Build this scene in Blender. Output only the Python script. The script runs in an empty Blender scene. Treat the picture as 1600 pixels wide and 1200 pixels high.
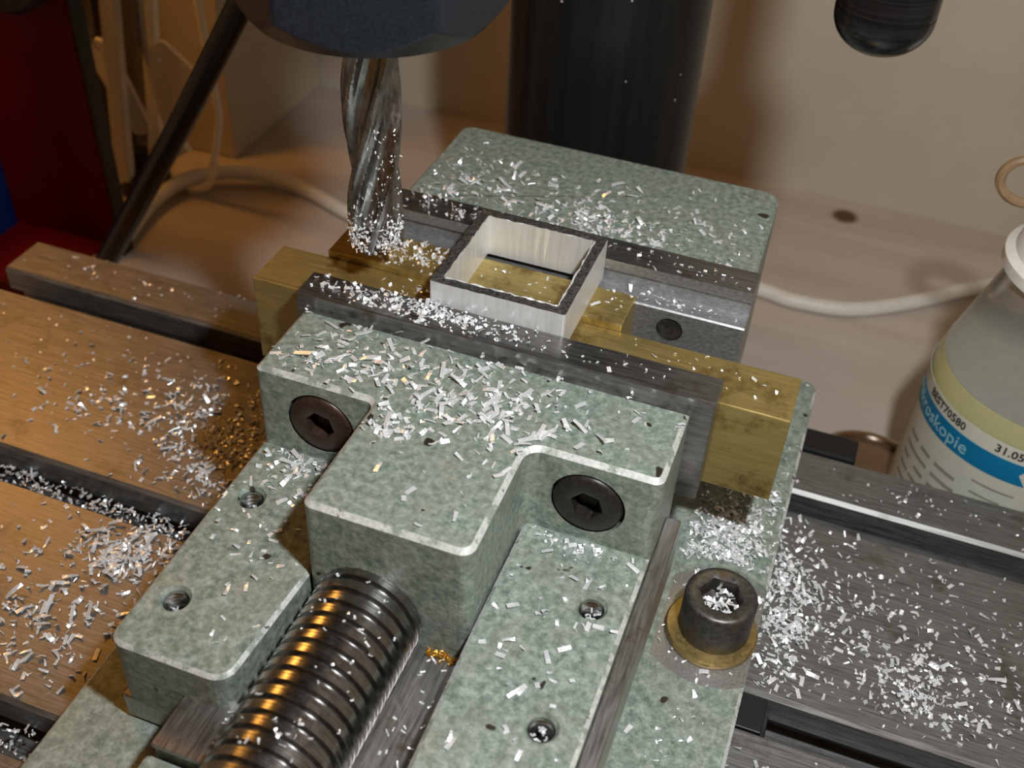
import bpy, bmesh, math, random
from mathutils import Vector, Matrix, Euler
S = 0.001                      # everything below is written in millimetres
rnd = random.Random(7)
SC = bpy.context.scene
COL = SC.collection
PI = math.pi

# ------------------------------------------------------------------ camera, world, lights, exposure
CAM_POS = Vector((119.35, -195.12, 170.02))
CAM_ROT = Euler((0.85995, -0.04725, 0.35328), 'XYZ')
cd = bpy.data.cameras.new('camera')
cam = bpy.data.objects.new('camera', cd); COL.objects.link(cam)
cam.location = CAM_POS * S; cam.rotation_euler = CAM_ROT
cd.sensor_fit = 'HORIZONTAL'; cd.sensor_width = 36.0
cd.lens = 1730.62 / 1600 * 36.0
cd.clip_start = 0.005; cd.clip_end = 20
cd.dof.use_dof = True; cd.dof.focus_distance = 0.268; cd.dof.aperture_fstop = 19.0
SC.camera = cam

world = bpy.data.worlds.new('world'); SC.world = world; world.use_nodes = True
bg = world.node_tree.nodes['Background']
bg.inputs[0].default_value = (1.0, 0.47, 0.14, 1); bg.inputs[1].default_value = 0.135

def point_light(name, loc, power, color, radius):
    d = bpy.data.lights.new(name, 'POINT'); d.energy = power; d.color = color; d.shadow_soft_size = radius * S
    o = bpy.data.objects.new(name, d); COL.objects.link(o); o.location = Vector(loc) * S
    return o
# the flash gun: high and to the right of the lens
point_light('flash_gun', (160, -118, 222), 4.1, (0.95, 0.99, 1.0), 9)
# warm bulb of the work lamp, up and behind at the left
LAMP = (-310, 150, 222)
point_light('lamp_bulb_light', LAMP, 0.54, (1.0, 0.45, 0.08), 34)
SC.view_settings.view_transform = 'Standard'; SC.view_settings.look = 'None'
SC.view_settings.exposure = 0.0; SC.view_settings.gamma = 1.0; SC.view_settings.use_curve_mapping = False

# ------------------------------------------------------------------ materials
def new_mat(name):
    m = bpy.data.materials.new(name); m.use_nodes = True
    nt = m.node_tree; b = nt.nodes['Principled BSDF']
    return m, nt, b
def N(nt, t, **kw):
    n = nt.nodes.new(t)
    for k, v in kw.items(): setattr(n, k, v)
    return n
def coords(nt, scale):
    tc = N(nt, 'ShaderNodeTexCoord'); mp = N(nt, 'ShaderNodeMapping')
    mp.inputs['Scale'].default_value = scale
    nt.links.new(tc.outputs['Object'], mp.inputs['Vector'])
    return mp.outputs['Vector']
def noise(nt, vec, scale, detail=4, rough=0.6):
    n = N(nt, 'ShaderNodeTexNoise'); n.inputs['Scale'].default_value = scale
    n.inputs['Detail'].default_value = detail; n.inputs['Roughness'].default_value = rough
    nt.links.new(vec, n.inputs['Vector']); return n.outputs['Fac']
def ramp(nt, fac, stops):
    r = N(nt, 'ShaderNodeValToRGB'); e = r.color_ramp.elements
    while len(e) < len(stops): e.new(0.5)
    for el, (p, c) in zip(e, stops):
        el.position = p; el.color = (*c, 1) if len(c) == 3 else c
    nt.links.new(fac, r.inputs[0]); return r.outputs[0]
def mix(nt, fac, a, b):
    m = N(nt, 'ShaderNodeMix', data_type='RGBA')
    if isinstance(fac, float): m.inputs[0].default_value = fac
    else: nt.links.new(fac, m.inputs[0])
    for s, v in ((m.inputs[6], a), (m.inputs[7], b)):
        if isinstance(v, tuple): s.default_value = (*v, 1)
        else: nt.links.new(v, s)
    return m.outputs[2]
def bump(nt, b, h, strength, dist):
    n = N(nt, 'ShaderNodeBump'); n.inputs['Strength'].default_value = strength; n.inputs['Distance'].default_value = dist * S
    nt.links.new(h, n.inputs['Height']); nt.links.new(n.outputs[0], b.inputs['Normal'])
K = 1000.0     # texture scales per millimetre

def metal(name, c0, c1, rough=(0.3, 0.45), stretch=(1, 1, 1), nscale=0.6, bumps=0.0, aniso=0.0, metallic=1.0, grime=None, grime_at=(0.56, 0.70), gscale=0.09):
    m, nt, b = new_mat(name)
    v = coords(nt, tuple(s * K for s in stretch)); f = noise(nt, v, nscale, 5, 0.65)
    col = ramp(nt, f, [(0.3, c0), (0.7, c1)])
    met = None
    if grime:
        g = noise(nt, coords(nt, (K, K, K)), gscale, 6, 0.7)
        gm = ramp(nt, g, [(grime_at[0], (0, 0, 0)), (grime_at[1], (1, 1, 1))])
        col = mix(nt, gm, col, grime)
    nt.links.new(col, b.inputs['Base Color'])
    b.inputs['Metallic'].default_value = metallic
    rr = ramp(nt, f, [(0.3, (rough[0],) * 3), (0.7, (rough[1],) * 3)]); nt.links.new(rr, b.inputs['Roughness'])
    if bumps: bump(nt, b, f, bumps, 0.2)
    return m
def plain(name, col, rough=0.5, metallic=0.0, var=0.12, nscale=0.3, bumps=0.0, spec=0.5):
    m, nt, b = new_mat(name)
    f = noise(nt, coords(nt, (K, K, K)), nscale, 4)
    lo = tuple(c * (1 - var) for c in col); hi = tuple(min(1, c * (1 + var)) for c in col)
    nt.links.new(ramp(nt, f, [(0.3, lo), (0.7, hi)]), b.inputs['Base Color'])
    b.inputs['Roughness'].default_value = rough; b.inputs['Metallic'].default_value = metallic
    b.inputs['Specular IOR Level'].default_value = spec
    if bumps: bump(nt, b, f, bumps, 0.3)
    return m

def paint():
    m, nt, b = new_mat('hammered_green_paint')
    v = coords(nt, (K, K, K))
    f1 = noise(nt, v, 0.55, 5, 0.7); f2 = noise(nt, v, 0.10, 4, 0.6); f3 = noise(nt, v, 2.6, 3, 0.7)
    col = ramp(nt, f1, [(0.34, (0.10, 0.135, 0.108)), (0.50, (0.20, 0.242, 0.205)), (0.68, (0.35, 0.39, 0.345))])
    col = mix(nt, ramp(nt, f2, [(0.42, (0, 0, 0)), (0.68, (0.32,) * 3)]), col, (0.255, 0.235, 0.18))
    col = mix(nt, ramp(nt, f3, [(0.60, (0, 0, 0)), (0.72, (0.45,) * 3)]), col, (0.52, 0.56, 0.52))
    # chipped spots down to brown primer
    sp = noise(nt, v, 0.115, 2.5, 0.5)
    col = mix(nt, ramp(nt, sp, [(0.695, (0, 0, 0)), (0.71, (1, 1, 1))]), col, (0.028, 0.02, 0.015))
    nt.links.new(col, b.inputs['Base Color'])
    b.inputs['Roughness'].default_value = 0.42; b.inputs['Metallic'].default_value = 0.15
    bump(nt, b, f1, 0.55, 0.3)
    return m
M = {}
M['paint'] = paint()
def worn():
    m, nt, b = new_mat('bare_worn_paint_edge')
    v = coords(nt, (K, K, K)); f = noise(nt, v, 0.16, 5, 0.7); g = noise(nt, v, 1.2, 3)
    col = mix(nt, ramp(nt, f, [(0.50, (0, 0, 0)), (0.58, (1, 1, 1))]), ramp(nt, g, [(0.3, (0.42, 0.43, 0.41)), (0.7, (0.66, 0.66, 0.63))]), (0.26, 0.29, 0.25))
    col = mix(nt, ramp(nt, noise(nt, v, 0.21, 4), [(0.66, (0, 0, 0)), (0.69, (1, 1, 1))]), col, (0.05, 0.04, 0.03))
    nt.links.new(col, b.inputs['Base Color']); b.inputs['Roughness'].default_value = 0.45; b.inputs['Metallic'].default_value = 0.25
    return m
M['worn'] = worn()
M['table'] = metal('milled_table_steel', (0.13, 0.128, 0.125), (0.34, 0.335, 0.325), (0.38, 0.52), (0.06, 1.6, 1), 1.4, 0.12, metallic=0.8, grime=(0.10, 0.085, 0.07), grime_at=(0.56, 0.75), gscale=0.07)
M['jaw'] = metal('ground_jaw_steel', (0.16, 0.155, 0.15), (0.35, 0.345, 0.34), (0.24, 0.36), (0.08, 1, 0.6), 1.2, 0.05, metallic=0.93, grime=(0.16, 0.13, 0.11))
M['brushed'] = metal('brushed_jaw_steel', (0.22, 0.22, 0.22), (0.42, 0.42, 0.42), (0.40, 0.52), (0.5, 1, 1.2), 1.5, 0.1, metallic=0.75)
M['way'] = metal('machined_way_steel', (0.28, 0.26, 0.25), (0.46, 0.44, 0.42), (0.33, 0.45), (1.2, 0.1, 1), 1.3, 0.06, grime=(0.20, 0.13, 0.07))
M['spot'] = metal('spotfaced_steel', (0.26, 0.245, 0.23), (0.42, 0.40, 0.38), (0.4, 0.5), (1, 1, 1), 1.6, 0.1, metallic=0.8)
M['screw'] = metal('bright_thread_steel', (0.26, 0.255, 0.25), (0.40, 0.395, 0.39), (0.20, 0.27), (1, 1, 1), 0.5, 0.0)
M['black_ox'] = metal('black_oxide_steel', (0.018, 0.016, 0.015), (0.045, 0.038, 0.033), (0.32, 0.5), (1, 1, 1), 0.9, 0.08, metallic=0.55)
M['brown_ox'] = metal('browned_oxide_steel', (0.035, 0.02, 0.014), (0.075, 0.043, 0.03), (0.32, 0.5), (1, 1, 1), 0.9, 0.08, metallic=0.5)
M['bolt'] = metal('dull_bolt_steel', (0.05, 0.048, 0.045), (0.13, 0.12, 0.11), (0.35, 0.5), (1, 1, 1), 0.8, 0.06, metallic=0.75, grime=(0.12, 0.07, 0.04), grime_at=(0.55, 0.68), gscale=0.16)
M['brass'] = metal('sawn_brass', (0.38, 0.28, 0.095), (0.54, 0.41, 0.16), (0.36, 0.5), (0.07, 0.9, 1.4), 1.2, 0.12, metallic=0.8, grime=(0.20, 0.125, 0.03), grime_at=(0.52, 0.68), gscale=0.08)
M['washer'] = metal('brass_washer', (0.24, 0.17, 0.06), (0.40, 0.29, 0.12), (0.35, 0.5), (1, 1, 1), 0.7, 0.05, metallic=0.85)
M['alu'] = metal('satin_aluminium', (0.66, 0.66, 0.66), (0.76, 0.76, 0.76), (0.42, 0.5), (1.2, 1.2, 0.08), 1.0, 0.03, metallic=0.5)
M['alu_cut'] = metal('milled_aluminium_edge', (0.05, 0.048, 0.045), (0.30, 0.29, 0.28), (0.35, 0.55), (1, 1, 1), 1.5, 0.8, metallic=0.85)
M['chip'] = metal('aluminium_chip', (0.80, 0.81, 0.83), (0.96, 0.96, 0.97), (0.22, 0.38), (1, 1, 1), 0.5, 0.0, metallic=0.5)
M['mill'] = metal('polished_tool_steel', (0.15, 0.148, 0.145), (0.38, 0.375, 0.37), (0.2, 0.36), (1, 1, 0.3), 0.7, 0.03)
M['chuck'] = metal('blued_chuck_steel', (0.006, 0.009, 0.014), (0.014, 0.019, 0.027), (0.30, 0.42), (1, 1, 1), 1.6, 0.12, metallic=0.3, grime=(0.035, 0.045, 0.055), grime_at=(0.62, 0.78), gscale=0.11)
M['column'] = metal('dark_column_steel', (0.009, 0.009, 0.009), (0.018, 0.017, 0.016), (0.24, 0.34), (1, 1, 0.05), 0.12, 0.0, metallic=0.2)
M['column'].node_tree.nodes['Principled BSDF'].inputs['Specular IOR Level'].default_value = 0.22
M['knob'] = metal('turned_black_steel', (0.02, 0.023, 0.026), (0.06, 0.066, 0.072), (0.16, 0.28), (0.02, 0.02, 1.6), 1.2, 0.05, metallic=0.9)
M['blackplug'] = plain('matt_black_steel', (0.006, 0.006, 0.007), 0.5)
M['wallp'] = plain('painted_wall', (0.53, 0.465, 0.365), 0.75, 0, 0.05, 0.03, 0.05)
M['whiteplastic'] = plain('white_plastic', (0.72, 0.69, 0.62), 0.45, 0, 0.05)
M['lampwhite'] = plain('lamp_enamel_white', (0.86, 0.80, 0.68), 0.4, 0, 0.05)
M['spring'] = metal('spring_steel', (0.4, 0.36, 0.3), (0.55, 0.5, 0.44), (0.3, 0.4))
M['blackrod'] = plain('black_rubber', (0.010, 0.009, 0.008), 0.32, 0, 0.2)
M['red'] = plain('red_enamel', (0.105, 0.0008, 0.001), 0.55, 0, 0.1, 0.05, 0.0, 0.15)
M['blue'] = plain('blue_enamel', (0.002, 0.012, 0.075), 0.5, 0, 0.1, 0.05, 0.0, 0.2)
M['darkgrey'] = plain('dark_grey_panel', (0.022, 0.023, 0.023), 0.5, 0, 0.15)
M['tin'] = metal('tin_lid_copper', (0.17, 0.10, 0.06), (0.27, 0.17, 0.11), (0.3, 0.45), (1, 1, 1), 0.1, 0.0, metallic=0.7)
M['lsurf'] = plain('liquid_meniscus', (0.42, 0.41, 0.34), 0.15, 0, 0.05)
M['backdrop'] = plain('backdrop_dark_brown', (0.022, 0.011, 0.006), 0.6, 0, 0.2, 0.1)  # dark tone of the added panel behind the lamp
M['loop'] = plain('brown_loop_plastic', (0.24, 0.15, 0.08), 0.4)  # plain brown for the ring beside the cap
M['rim'] = metal('chromed_rim', (0.5, 0.45, 0.4), (0.65, 0.6, 0.55), (0.12, 0.2))
M['label'] = plain('paper_label', (0.56, 0.55, 0.46), 0.6, 0, 0.04)
M['ribbon'] = plain('blue_print', (0.002, 0.16, 0.33), 0.5, 0, 0.05)
M['ink'] = plain('black_print', (0.02, 0.02, 0.018), 0.6)
M['inkgrey'] = plain('grey_print', (0.27, 0.26, 0.21), 0.6)
M['inklight'] = plain('pale_blue_print', (0.30, 0.52, 0.58), 0.6)
M['swarf'] = metal('warm_light_swarf', (0.40, 0.20, 0.03), (0.62, 0.36, 0.08), (0.25, 0.4), metallic=0.8)  # aluminium swarf with the warm lamp light painted into its colour

def bench_mat():
    m, nt, b = new_mat('whitewashed_bench_board')
    v = coords(nt, (0.12 * K, K, K)); f = noise(nt, v, 0.05, 5); g = noise(nt, coords(nt, (K, K, K)), 0.012, 4)
    col = ramp(nt, f, [(0.3, (0.47, 0.40, 0.34)), (0.7, (0.61, 0.53, 0.46))])
    col = mix(nt, ramp(nt, g, [(0.45, (0, 0, 0)), (0.7, (0.5,) * 3)]), col, (0.49, 0.41, 0.34))
    # one dark knot in the board
    tc = N(nt, 'ShaderNodeTexCoord'); mp = N(nt, 'ShaderNodeMapping')
    mp.inputs['Location'].default_value = (-0.1246 / 0.0085, -0.3306 / 0.0085, 0.130 / 0.0085); mp.inputs['Scale'].default_value = (1 / 0.0085,) * 3
    nt.links.new(tc.outputs['Object'], mp.inputs['Vector'])
    ln = N(nt, 'ShaderNodeVectorMath', operation='LENGTH'); nt.links.new(mp.outputs[0], ln.inputs[0])
    k = ramp(nt, ln.outputs['Value'], [(0.55, (1, 1, 1)), (0.95, (0, 0, 0))])
    col = mix(nt, k, col, (0.10, 0.055, 0.03))
    nt.links.new(col, b.inputs['Base Color']); b.inputs['Roughness'].default_value = 0.6
    bump(nt, b, f, 0.1, 0.3)
    return m
M['bench'] = bench_mat()
def clear_plastic():
    m, nt, b = new_mat('cloudy_clear_plastic')
    f = noise(nt, coords(nt, (K, K, K)), 0.05, 2)
    nt.links.new(ramp(nt, f, [(0.3, (0.80, 0.82, 0.80)), (0.7, (0.86, 0.87, 0.85))]), b.inputs['Base Color'])
    b.inputs['Transmission Weight'].default_value = 0.9; b.inputs['Roughness'].default_value = 0.12; b.inputs['IOR'].default_value = 1.15
    return m
M['clear'] = clear_plastic()
def liquid():
    m, nt, b = new_mat('pale_yellow_liquid')
    f = noise(nt, coords(nt, (K, K, K)), 0.02, 2)
    nt.links.new(ramp(nt, f, [(0.3, (0.84, 0.73, 0.26)), (0.7, (0.90, 0.80, 0.34))]), b.inputs['Base Color'])
    b.inputs['Roughness'].default_value = 0.3; b.inputs['Transmission Weight'].default_value = 0.25
    return m
M['liquid'] = liquid()
def bulb():
    m, nt, b = new_mat('lamp_bulb_glow')
    b.inputs['Emission Color'].default_value = (1, 0.5, 0.14, 1); b.inputs['Emission Strength'].default_value = 6
    return m
M['bulb'] = bulb()

# ------------------------------------------------------------------ geometry helpers (millimetres)
def link(name, me, mats, parent=None, smooth=False):
    o = bpy.data.objects.new(name, me); COL.objects.link(o)
    for m in (mats if isinstance(mats, (list, tuple)) else [mats]):
        me.materials.append(M[m] if isinstance(m, str) else m)
    if smooth:
        for p in me.polygons: p.use_smooth = True
        try: me.set_sharp_from_angle(angle=math.radians(35))
        except Exception: pass
    if parent:
        o.parent = parent
        o.matrix_parent_inverse = parent.matrix_basis.inverted()
    return o
def from_bm(name, bm, mats, parent=None, smooth=False, recalc=True):
    if recalc: bmesh.ops.recalc_face_normals(bm, faces=bm.faces)
    bm.transform(Matrix.Scale(S, 4))
    me = bpy.data.meshes.new(name); bm.to_mesh(me); bm.free()
    return link(name, me, mats, parent, smooth)
def tag(o, label, cat=None, group=None, kind=None):
    if label: o['label'] = label
    if cat: o['category'] = cat
    if group: o['group'] = group
    if kind: o['kind'] = kind
    return o
def thing(name, label, cat, loc=(0, 0, 0), group=None):
    o = bpy.data.objects.new(name, None); COL.objects.link(o); o.location = Vector(loc) * S
    o.empty_display_size = 0.01
    return tag(o, label, cat, group)
def add_box(bm, x0, x1, y0, y1, z0, z1, bev=0.0, seg=2):
    r = bmesh.ops.create_cube(bm, size=1.0)
    for v in r['verts']:
        v.co = Vector((x0 + (v.co.x + .5) * (x1 - x0), y0 + (v.co.y + .5) * (y1 - y0), z0 + (v.co.z + .5) * (z1 - z0)))
    if bev:
        es = list({e for v in r['verts'] for e in v.link_edges})
        bmesh.ops.bevel(bm, geom=es, offset=bev, segments=seg, profile=0.5, affect='EDGES', clamp_overlap=True)
def box(name, dims, mats, parent=None, bev=0.4, smooth=False):
    bm = bmesh.new(); add_box(bm, *dims, bev); return from_bm(name, bm, mats, parent, smooth)
def fillet(pts, radii, n=6):
    out = []; L = len(pts)
    if not isinstance(radii, (list, tuple)): radii = [radii] * L
    for i in range(L):
        p = Vector(pts[i]); a = (Vector(pts[i - 1]) - p); b = (Vector(pts[(i + 1) % L]) - p); r = radii[i]
        if r <= 0: out.append(p); continue
        a.normalize(); b.normalize(); ang = a.angle(b); t = r / math.tan(ang / 2)
        c = p + (a + b).normalized() * (r / math.sin(ang / 2))
        s, e = p + a * t - c, p + b * t - c
        a0 = math.atan2(s.y, s.x); a1 = math.atan2(e.y, e.x); d = (a1 - a0 + PI) % (2 * PI) - PI
        for k in range(n + 1):
            q = a0 + d * k / n; out.append(c + Vector((math.cos(q), math.sin(q))) * r)
    return out
def offset(pts, d):
    out = []; L = len(pts)
    for i in range(L):
        p = pts[i]; a = p - pts[i - 1]; b = pts[(i + 1) % L] - p
        if a.length < 1e-6: a = b
        if b.length < 1e-6: b = a
        n1 = Vector((-a.y, a.x)).normalized(); n2 = Vector((-b.y, b.x)).normalized()
        n = (n1 + n2); n = n / max(0.3, n.length_squared / 2)
        out.append(p + n * d)
    return out
def prism(bm, pts, z0, z1, ch=0.0, m_side=0, m_ch=0, m_top=0, ch_bot=0.0):
    """pts counter-clockwise; optional chamfer at the top with its own material"""
    rings = [(pts, z0)]
    rings.append((pts, z1 - ch))
    if ch: rings.append((offset(pts, ch), z1))
    V = [[bm.verts.new((p.x, p.y, z)) for p in r] for r, z in rings]; L = len(pts)
    for k in range(len(V) - 1):
        for i in range(L):
            f = bm.faces.new((V[k][i], V[k][(i + 1) % L], V[k + 1][(i + 1) % L], V[k + 1][i]))
            f.material_index = m_ch if k == 1 else m_side
    f = bm.faces.new(V[-1]); f.material_index = m_top
    bm.faces.new(V[0][::-1]).material_index = m_side
def lathe(bm, prof, seg=48, center=(0, 0, 0), axis='Z', close=True, mats=None):
    rings = []
    for r, h in prof:
        if r < 1e-6: rings.append([bm.verts.new((0, 0, h))])
        else: rings.append([bm.verts.new((r * math.cos(2 * PI * i / seg), r * math.sin(2 * PI * i / seg), h)) for i in range(seg)])
    new = [v for r in rings for v in r]
    for k in range(len(rings) - 1):
        a, b = rings[k], rings[k + 1]
        for i in range(seg):
            j = (i + 1) % seg
            if len(a) == 1 and len(b) == 1: continue
            if len(a) == 1: f = bm.faces.new((a[0], b[j], b[i]))
            elif len(b) == 1: f = bm.faces.new((a[i], a[j], b[0]))
            else: f = bm.faces.new((a[i], a[j], b[j], b[i]))
            if mats: f.material_index = mats[k]
    if axis == 'Y':       # lathe axis turned to face -Y
        for v in new: v.co = Vector((v.co.x, -v.co.z, v.co.y))
    for v in new: v.co += Vector(center)
    return new
def tube(bm, pts, r, seg=12, caps=True):
    pts = [Vector(p) for p in pts]; prev = None; rings = []
    for i, p in enumerate(pts):
        d = (pts[min(i + 1, len(pts) - 1)] - pts[max(i - 1, 0)]).normalized()
        if prev is None: u = d.orthogonal().normalized()
        else: u = (prev - d * prev.dot(d)).normalized()
        prev = u; w = d.cross(u); rr = r[i] if isinstance(r, (list, tuple)) else r
        rings.append([bm.verts.new(p + (u * math.cos(2 * PI * k / seg) + w * math.sin(2 * PI * k / seg)) * rr) for k in range(seg)])
    for a, b in zip(rings, rings[1:]):
        for k in range(seg): bm.faces.new((a[k], a[(k + 1) % seg], b[(k + 1) % seg], b[k]))
    if caps: bm.faces.new(rings[0][::-1]); bm.faces.new(rings[-1])
def spline(pts, n=10):
    P = [Vector(p) for p in pts]; P = [P[0] * 2 - P[1]] + P + [P[-1] * 2 - P[-2]]; out = []
    for i in range(1, len(P) - 2):
        a, b, c, d = P[i - 1:i + 3]
        for k in range(n):
            t = k / n
            out.append(0.5 * ((2 * b) + (c - a) * t + (2 * a - 5 * b + 4 * c - d) * t * t + (3 * b - a - 3 * c + d) * t ** 3))
    out.append(P[-2]); return out
def cut(o, build):
    """boolean difference with a cutter that is thrown away"""
    bm = bmesh.new(); build(bm); c = from_bm('cutter', bm, [])
    md = o.modifiers.new('cut', 'BOOLEAN'); md.object = c; md.operation = 'DIFFERENCE'; md.solver = 'EXACT'
    dg = bpy.context.evaluated_depsgraph_get(); me = bpy.data.meshes.new_from_object(o.evaluated_get(dg))
    o.modifiers.clear(); o.data = me
    cm = c.data; bpy.data.objects.remove(c); bpy.data.meshes.remove(cm)
def hex_head(bm, r, h, sock, depth, edge=0.8, dome=0.0, seg=48, chamfer_r=None):
    """round head with a hexagon socket; base at z=0, top at z=h"""
    def hexr(a, R):
        return R * math.cos(PI / 6) / math.cos(((a % (PI / 3)) - PI / 6))
    rings = [[(r, 0)] * seg, [(r, h - edge)] * seg, [(r - edge * 0.35, h - edge * 0.35)] * seg, [(r - edge, h)] * seg, [(sock * 1.18, h + dome)] * seg]
    rings.append([(hexr(2 * PI * i / seg, sock), h + dome - sock * 0.10) for i in range(seg)])
    rings.append([(hexr(2 * PI * i / seg, sock), h - depth) for i in range(seg)])
    V = [[bm.verts.new((q[0] * math.cos(2 * PI * i / seg), q[0] * math.sin(2 * PI * i / seg), q[1])) for i, q in enumerate(rg)] for rg in rings]
    for a, b in zip(V, V[1:]):
        for i in range(seg): bm.faces.new((a[i], a[(i + 1) % seg], b[(i + 1) % seg], b[i]))
    tip = bm.verts.new((0, 0, h - depth - sock * 0.25))
    for i in range(seg): bm.faces.new((V[-1][i], V[-1][(i + 1) % seg], tip))
    bm.faces.new(V[0][::-1])
    return [v for r_ in V for v in r_] + [tip]

# ------------------------------------------------------------------ the setting
ZB = -130.0      # bench top
ZT = -68.0       # milling table top
tag(box('workbench', (-520, 560, -330, 352, ZB - 32, ZB), 'bench', None, 1.5), 'pale whitewashed wooden workbench top with a dark knot, under the milling machine', 'workbench')
w = box('wall_back', (-600, 640, 347, 367, ZB - 250, 620), 'wallp', None, 0.5); tag(w, 'plain beige painted wall behind the workbench', None, None, 'structure')
w = box('wall_left', (-560, -186, 250, 346.5, ZB + 0.2, 620), 'wallp', None, 1.0); tag(w, 'beige wall corner jutting out beside the work lamp', None, None, 'structure')
w = box('wall_outer', (-600, -580, -420, 346.5, ZB - 250, 620), 'wallp', None, 0.5); tag(w, 'beige side wall beyond the left end of the workbench', None, None, 'structure')
w = box('wall_right', (620, 640, -420, 346.5, ZB - 250, 620), 'wallp', None, 0.5); tag(w, 'beige side wall beyond the right end of the workbench', None, None, 'structure')

# ------------------------------------------------------------------ milling machine: base, column, head
mill = thing('milling_machine', 'milling machine with thick round dark column rising behind the vise', 'machine', (28, 170, ZB))
bm = bmesh.new(); add_box(bm, -15, 70, -20, 215, ZB, ZT - 32, 4); from_bm('base', bm, 'darkgrey', mill)
bm = bmesh.new(); lathe(bm, [(0, ZT - 40), (44, ZT - 40), (44, ZT - 34), (34.5, ZT - 30), (34.5, 330), (0, 330)], 72, (28, 172, 0)); from_bm('column', bm, 'column', mill, True)
bm = bmesh.new(); add_box(bm, -52, 70, -28, 225, 129, 330, 8, 3); from_bm('head_housing', bm, 'darkgrey', mill)
bm = bmesh.new(); lathe(bm, [(0, 127.5), (30, 127.5), (30, 132), (0, 132)], 40, (11, 20, 0)); from_bm('spindle', bm, 'bolt', mill, True)

# ------------------------------------------------------------------ table with T-slots
def build_table():
    slots = [(-101.5, -90.0), (-30.5, -19.0), (45.2, 56.0)]
    c = 1.0; y0, y1, zb = -128.0, 75.2, ZT - 32
    P = [(y0, zb), (y1, zb), (y1, ZT - 1), (y1 - 1, ZT)]
    for a, b in reversed(slots):
        P += [(b + c * 1.1, ZT), (b, ZT - c * 1.1), (b, ZT - 9), (b + 5, ZT - 9), (b + 5, ZT - 18), (a - 5, ZT - 18), (a - 5, ZT - 9), (a, ZT - 9), (a, ZT - 0.6), (a - 0.6, ZT)]
    P += [(y0 + 1, ZT), (y0, ZT - 1)]
    bm = bmesh.new(); rings = [[bm.verts.new((x, y, z)) for y, z in P] for x in (-157, 330)]
    L = len(P)
    for i in range(L): bm.faces.new((rings[0][i], rings[0][(i + 1) % L], rings[1][(i + 1) % L], rings[1][i]))
    bm.faces.new(rings[0]); bm.faces.new(rings[1][::-1])
    o = from_bm('milling_table', bm, 'table')
    tag(o, 'long steel milling table with T-slots carrying the green vise', 'milling table')
build_table()

# ------------------------------------------------------------------ the vise
vise = thing('machine_vise', 'green hammer-painted machine vise bolted to the milling table', 'vise', (50, 0, ZT))
FZ = -53.6
fl = fillet([(-15, -135), (128.4, -135), (128.4, 92), (-15, 92)], [6, 6, 5, 5])
bm = bmesh.new(); prism(bm, fl, ZT, FZ, 0.8, 0, 1, 0)
base = from_bm('base', bm, ['paint', 'worn'], vise)
def spot_cut(bm): lathe(bm, [(0, FZ - 1.5), (18.5, FZ - 1.5), (20.5, FZ + 3), (0, FZ + 3)], 64, (117.5, -13.5, 0))
cut(base, spot_cut)
bm = bmesh.new()
pts = [Vector((min(128.35, max(104.6, 117.5 + 18.4 * math.cos(2 * PI * i / 64))), -13.5 + 18.4 * math.sin(2 * PI * i / 64))) for i in range(64)]
prism(bm, pts, FZ - 1.9, FZ - 1.42); tag(from_bm('spotface', bm, 'spot', base), 'bare steel spotface around the clamping bolt')
bm = bmesh.new(); add_box(bm, 17.1, 88, -101.5, 56, FZ - 1, -36.6, 0.3); add_box(bm, 15.5, 96, -132, -102.2, FZ - 1, -38.6, 1.5); from_bm('way_body', bm, 'paint', vise)
for nm, a, b in (('way_plate', 17, 36.2), ('way_plate', 55.8, 88)):
    box(nm, (a, b, -102, 40, -36.6, -35.2), 'way', vise, 0.25)
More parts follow.
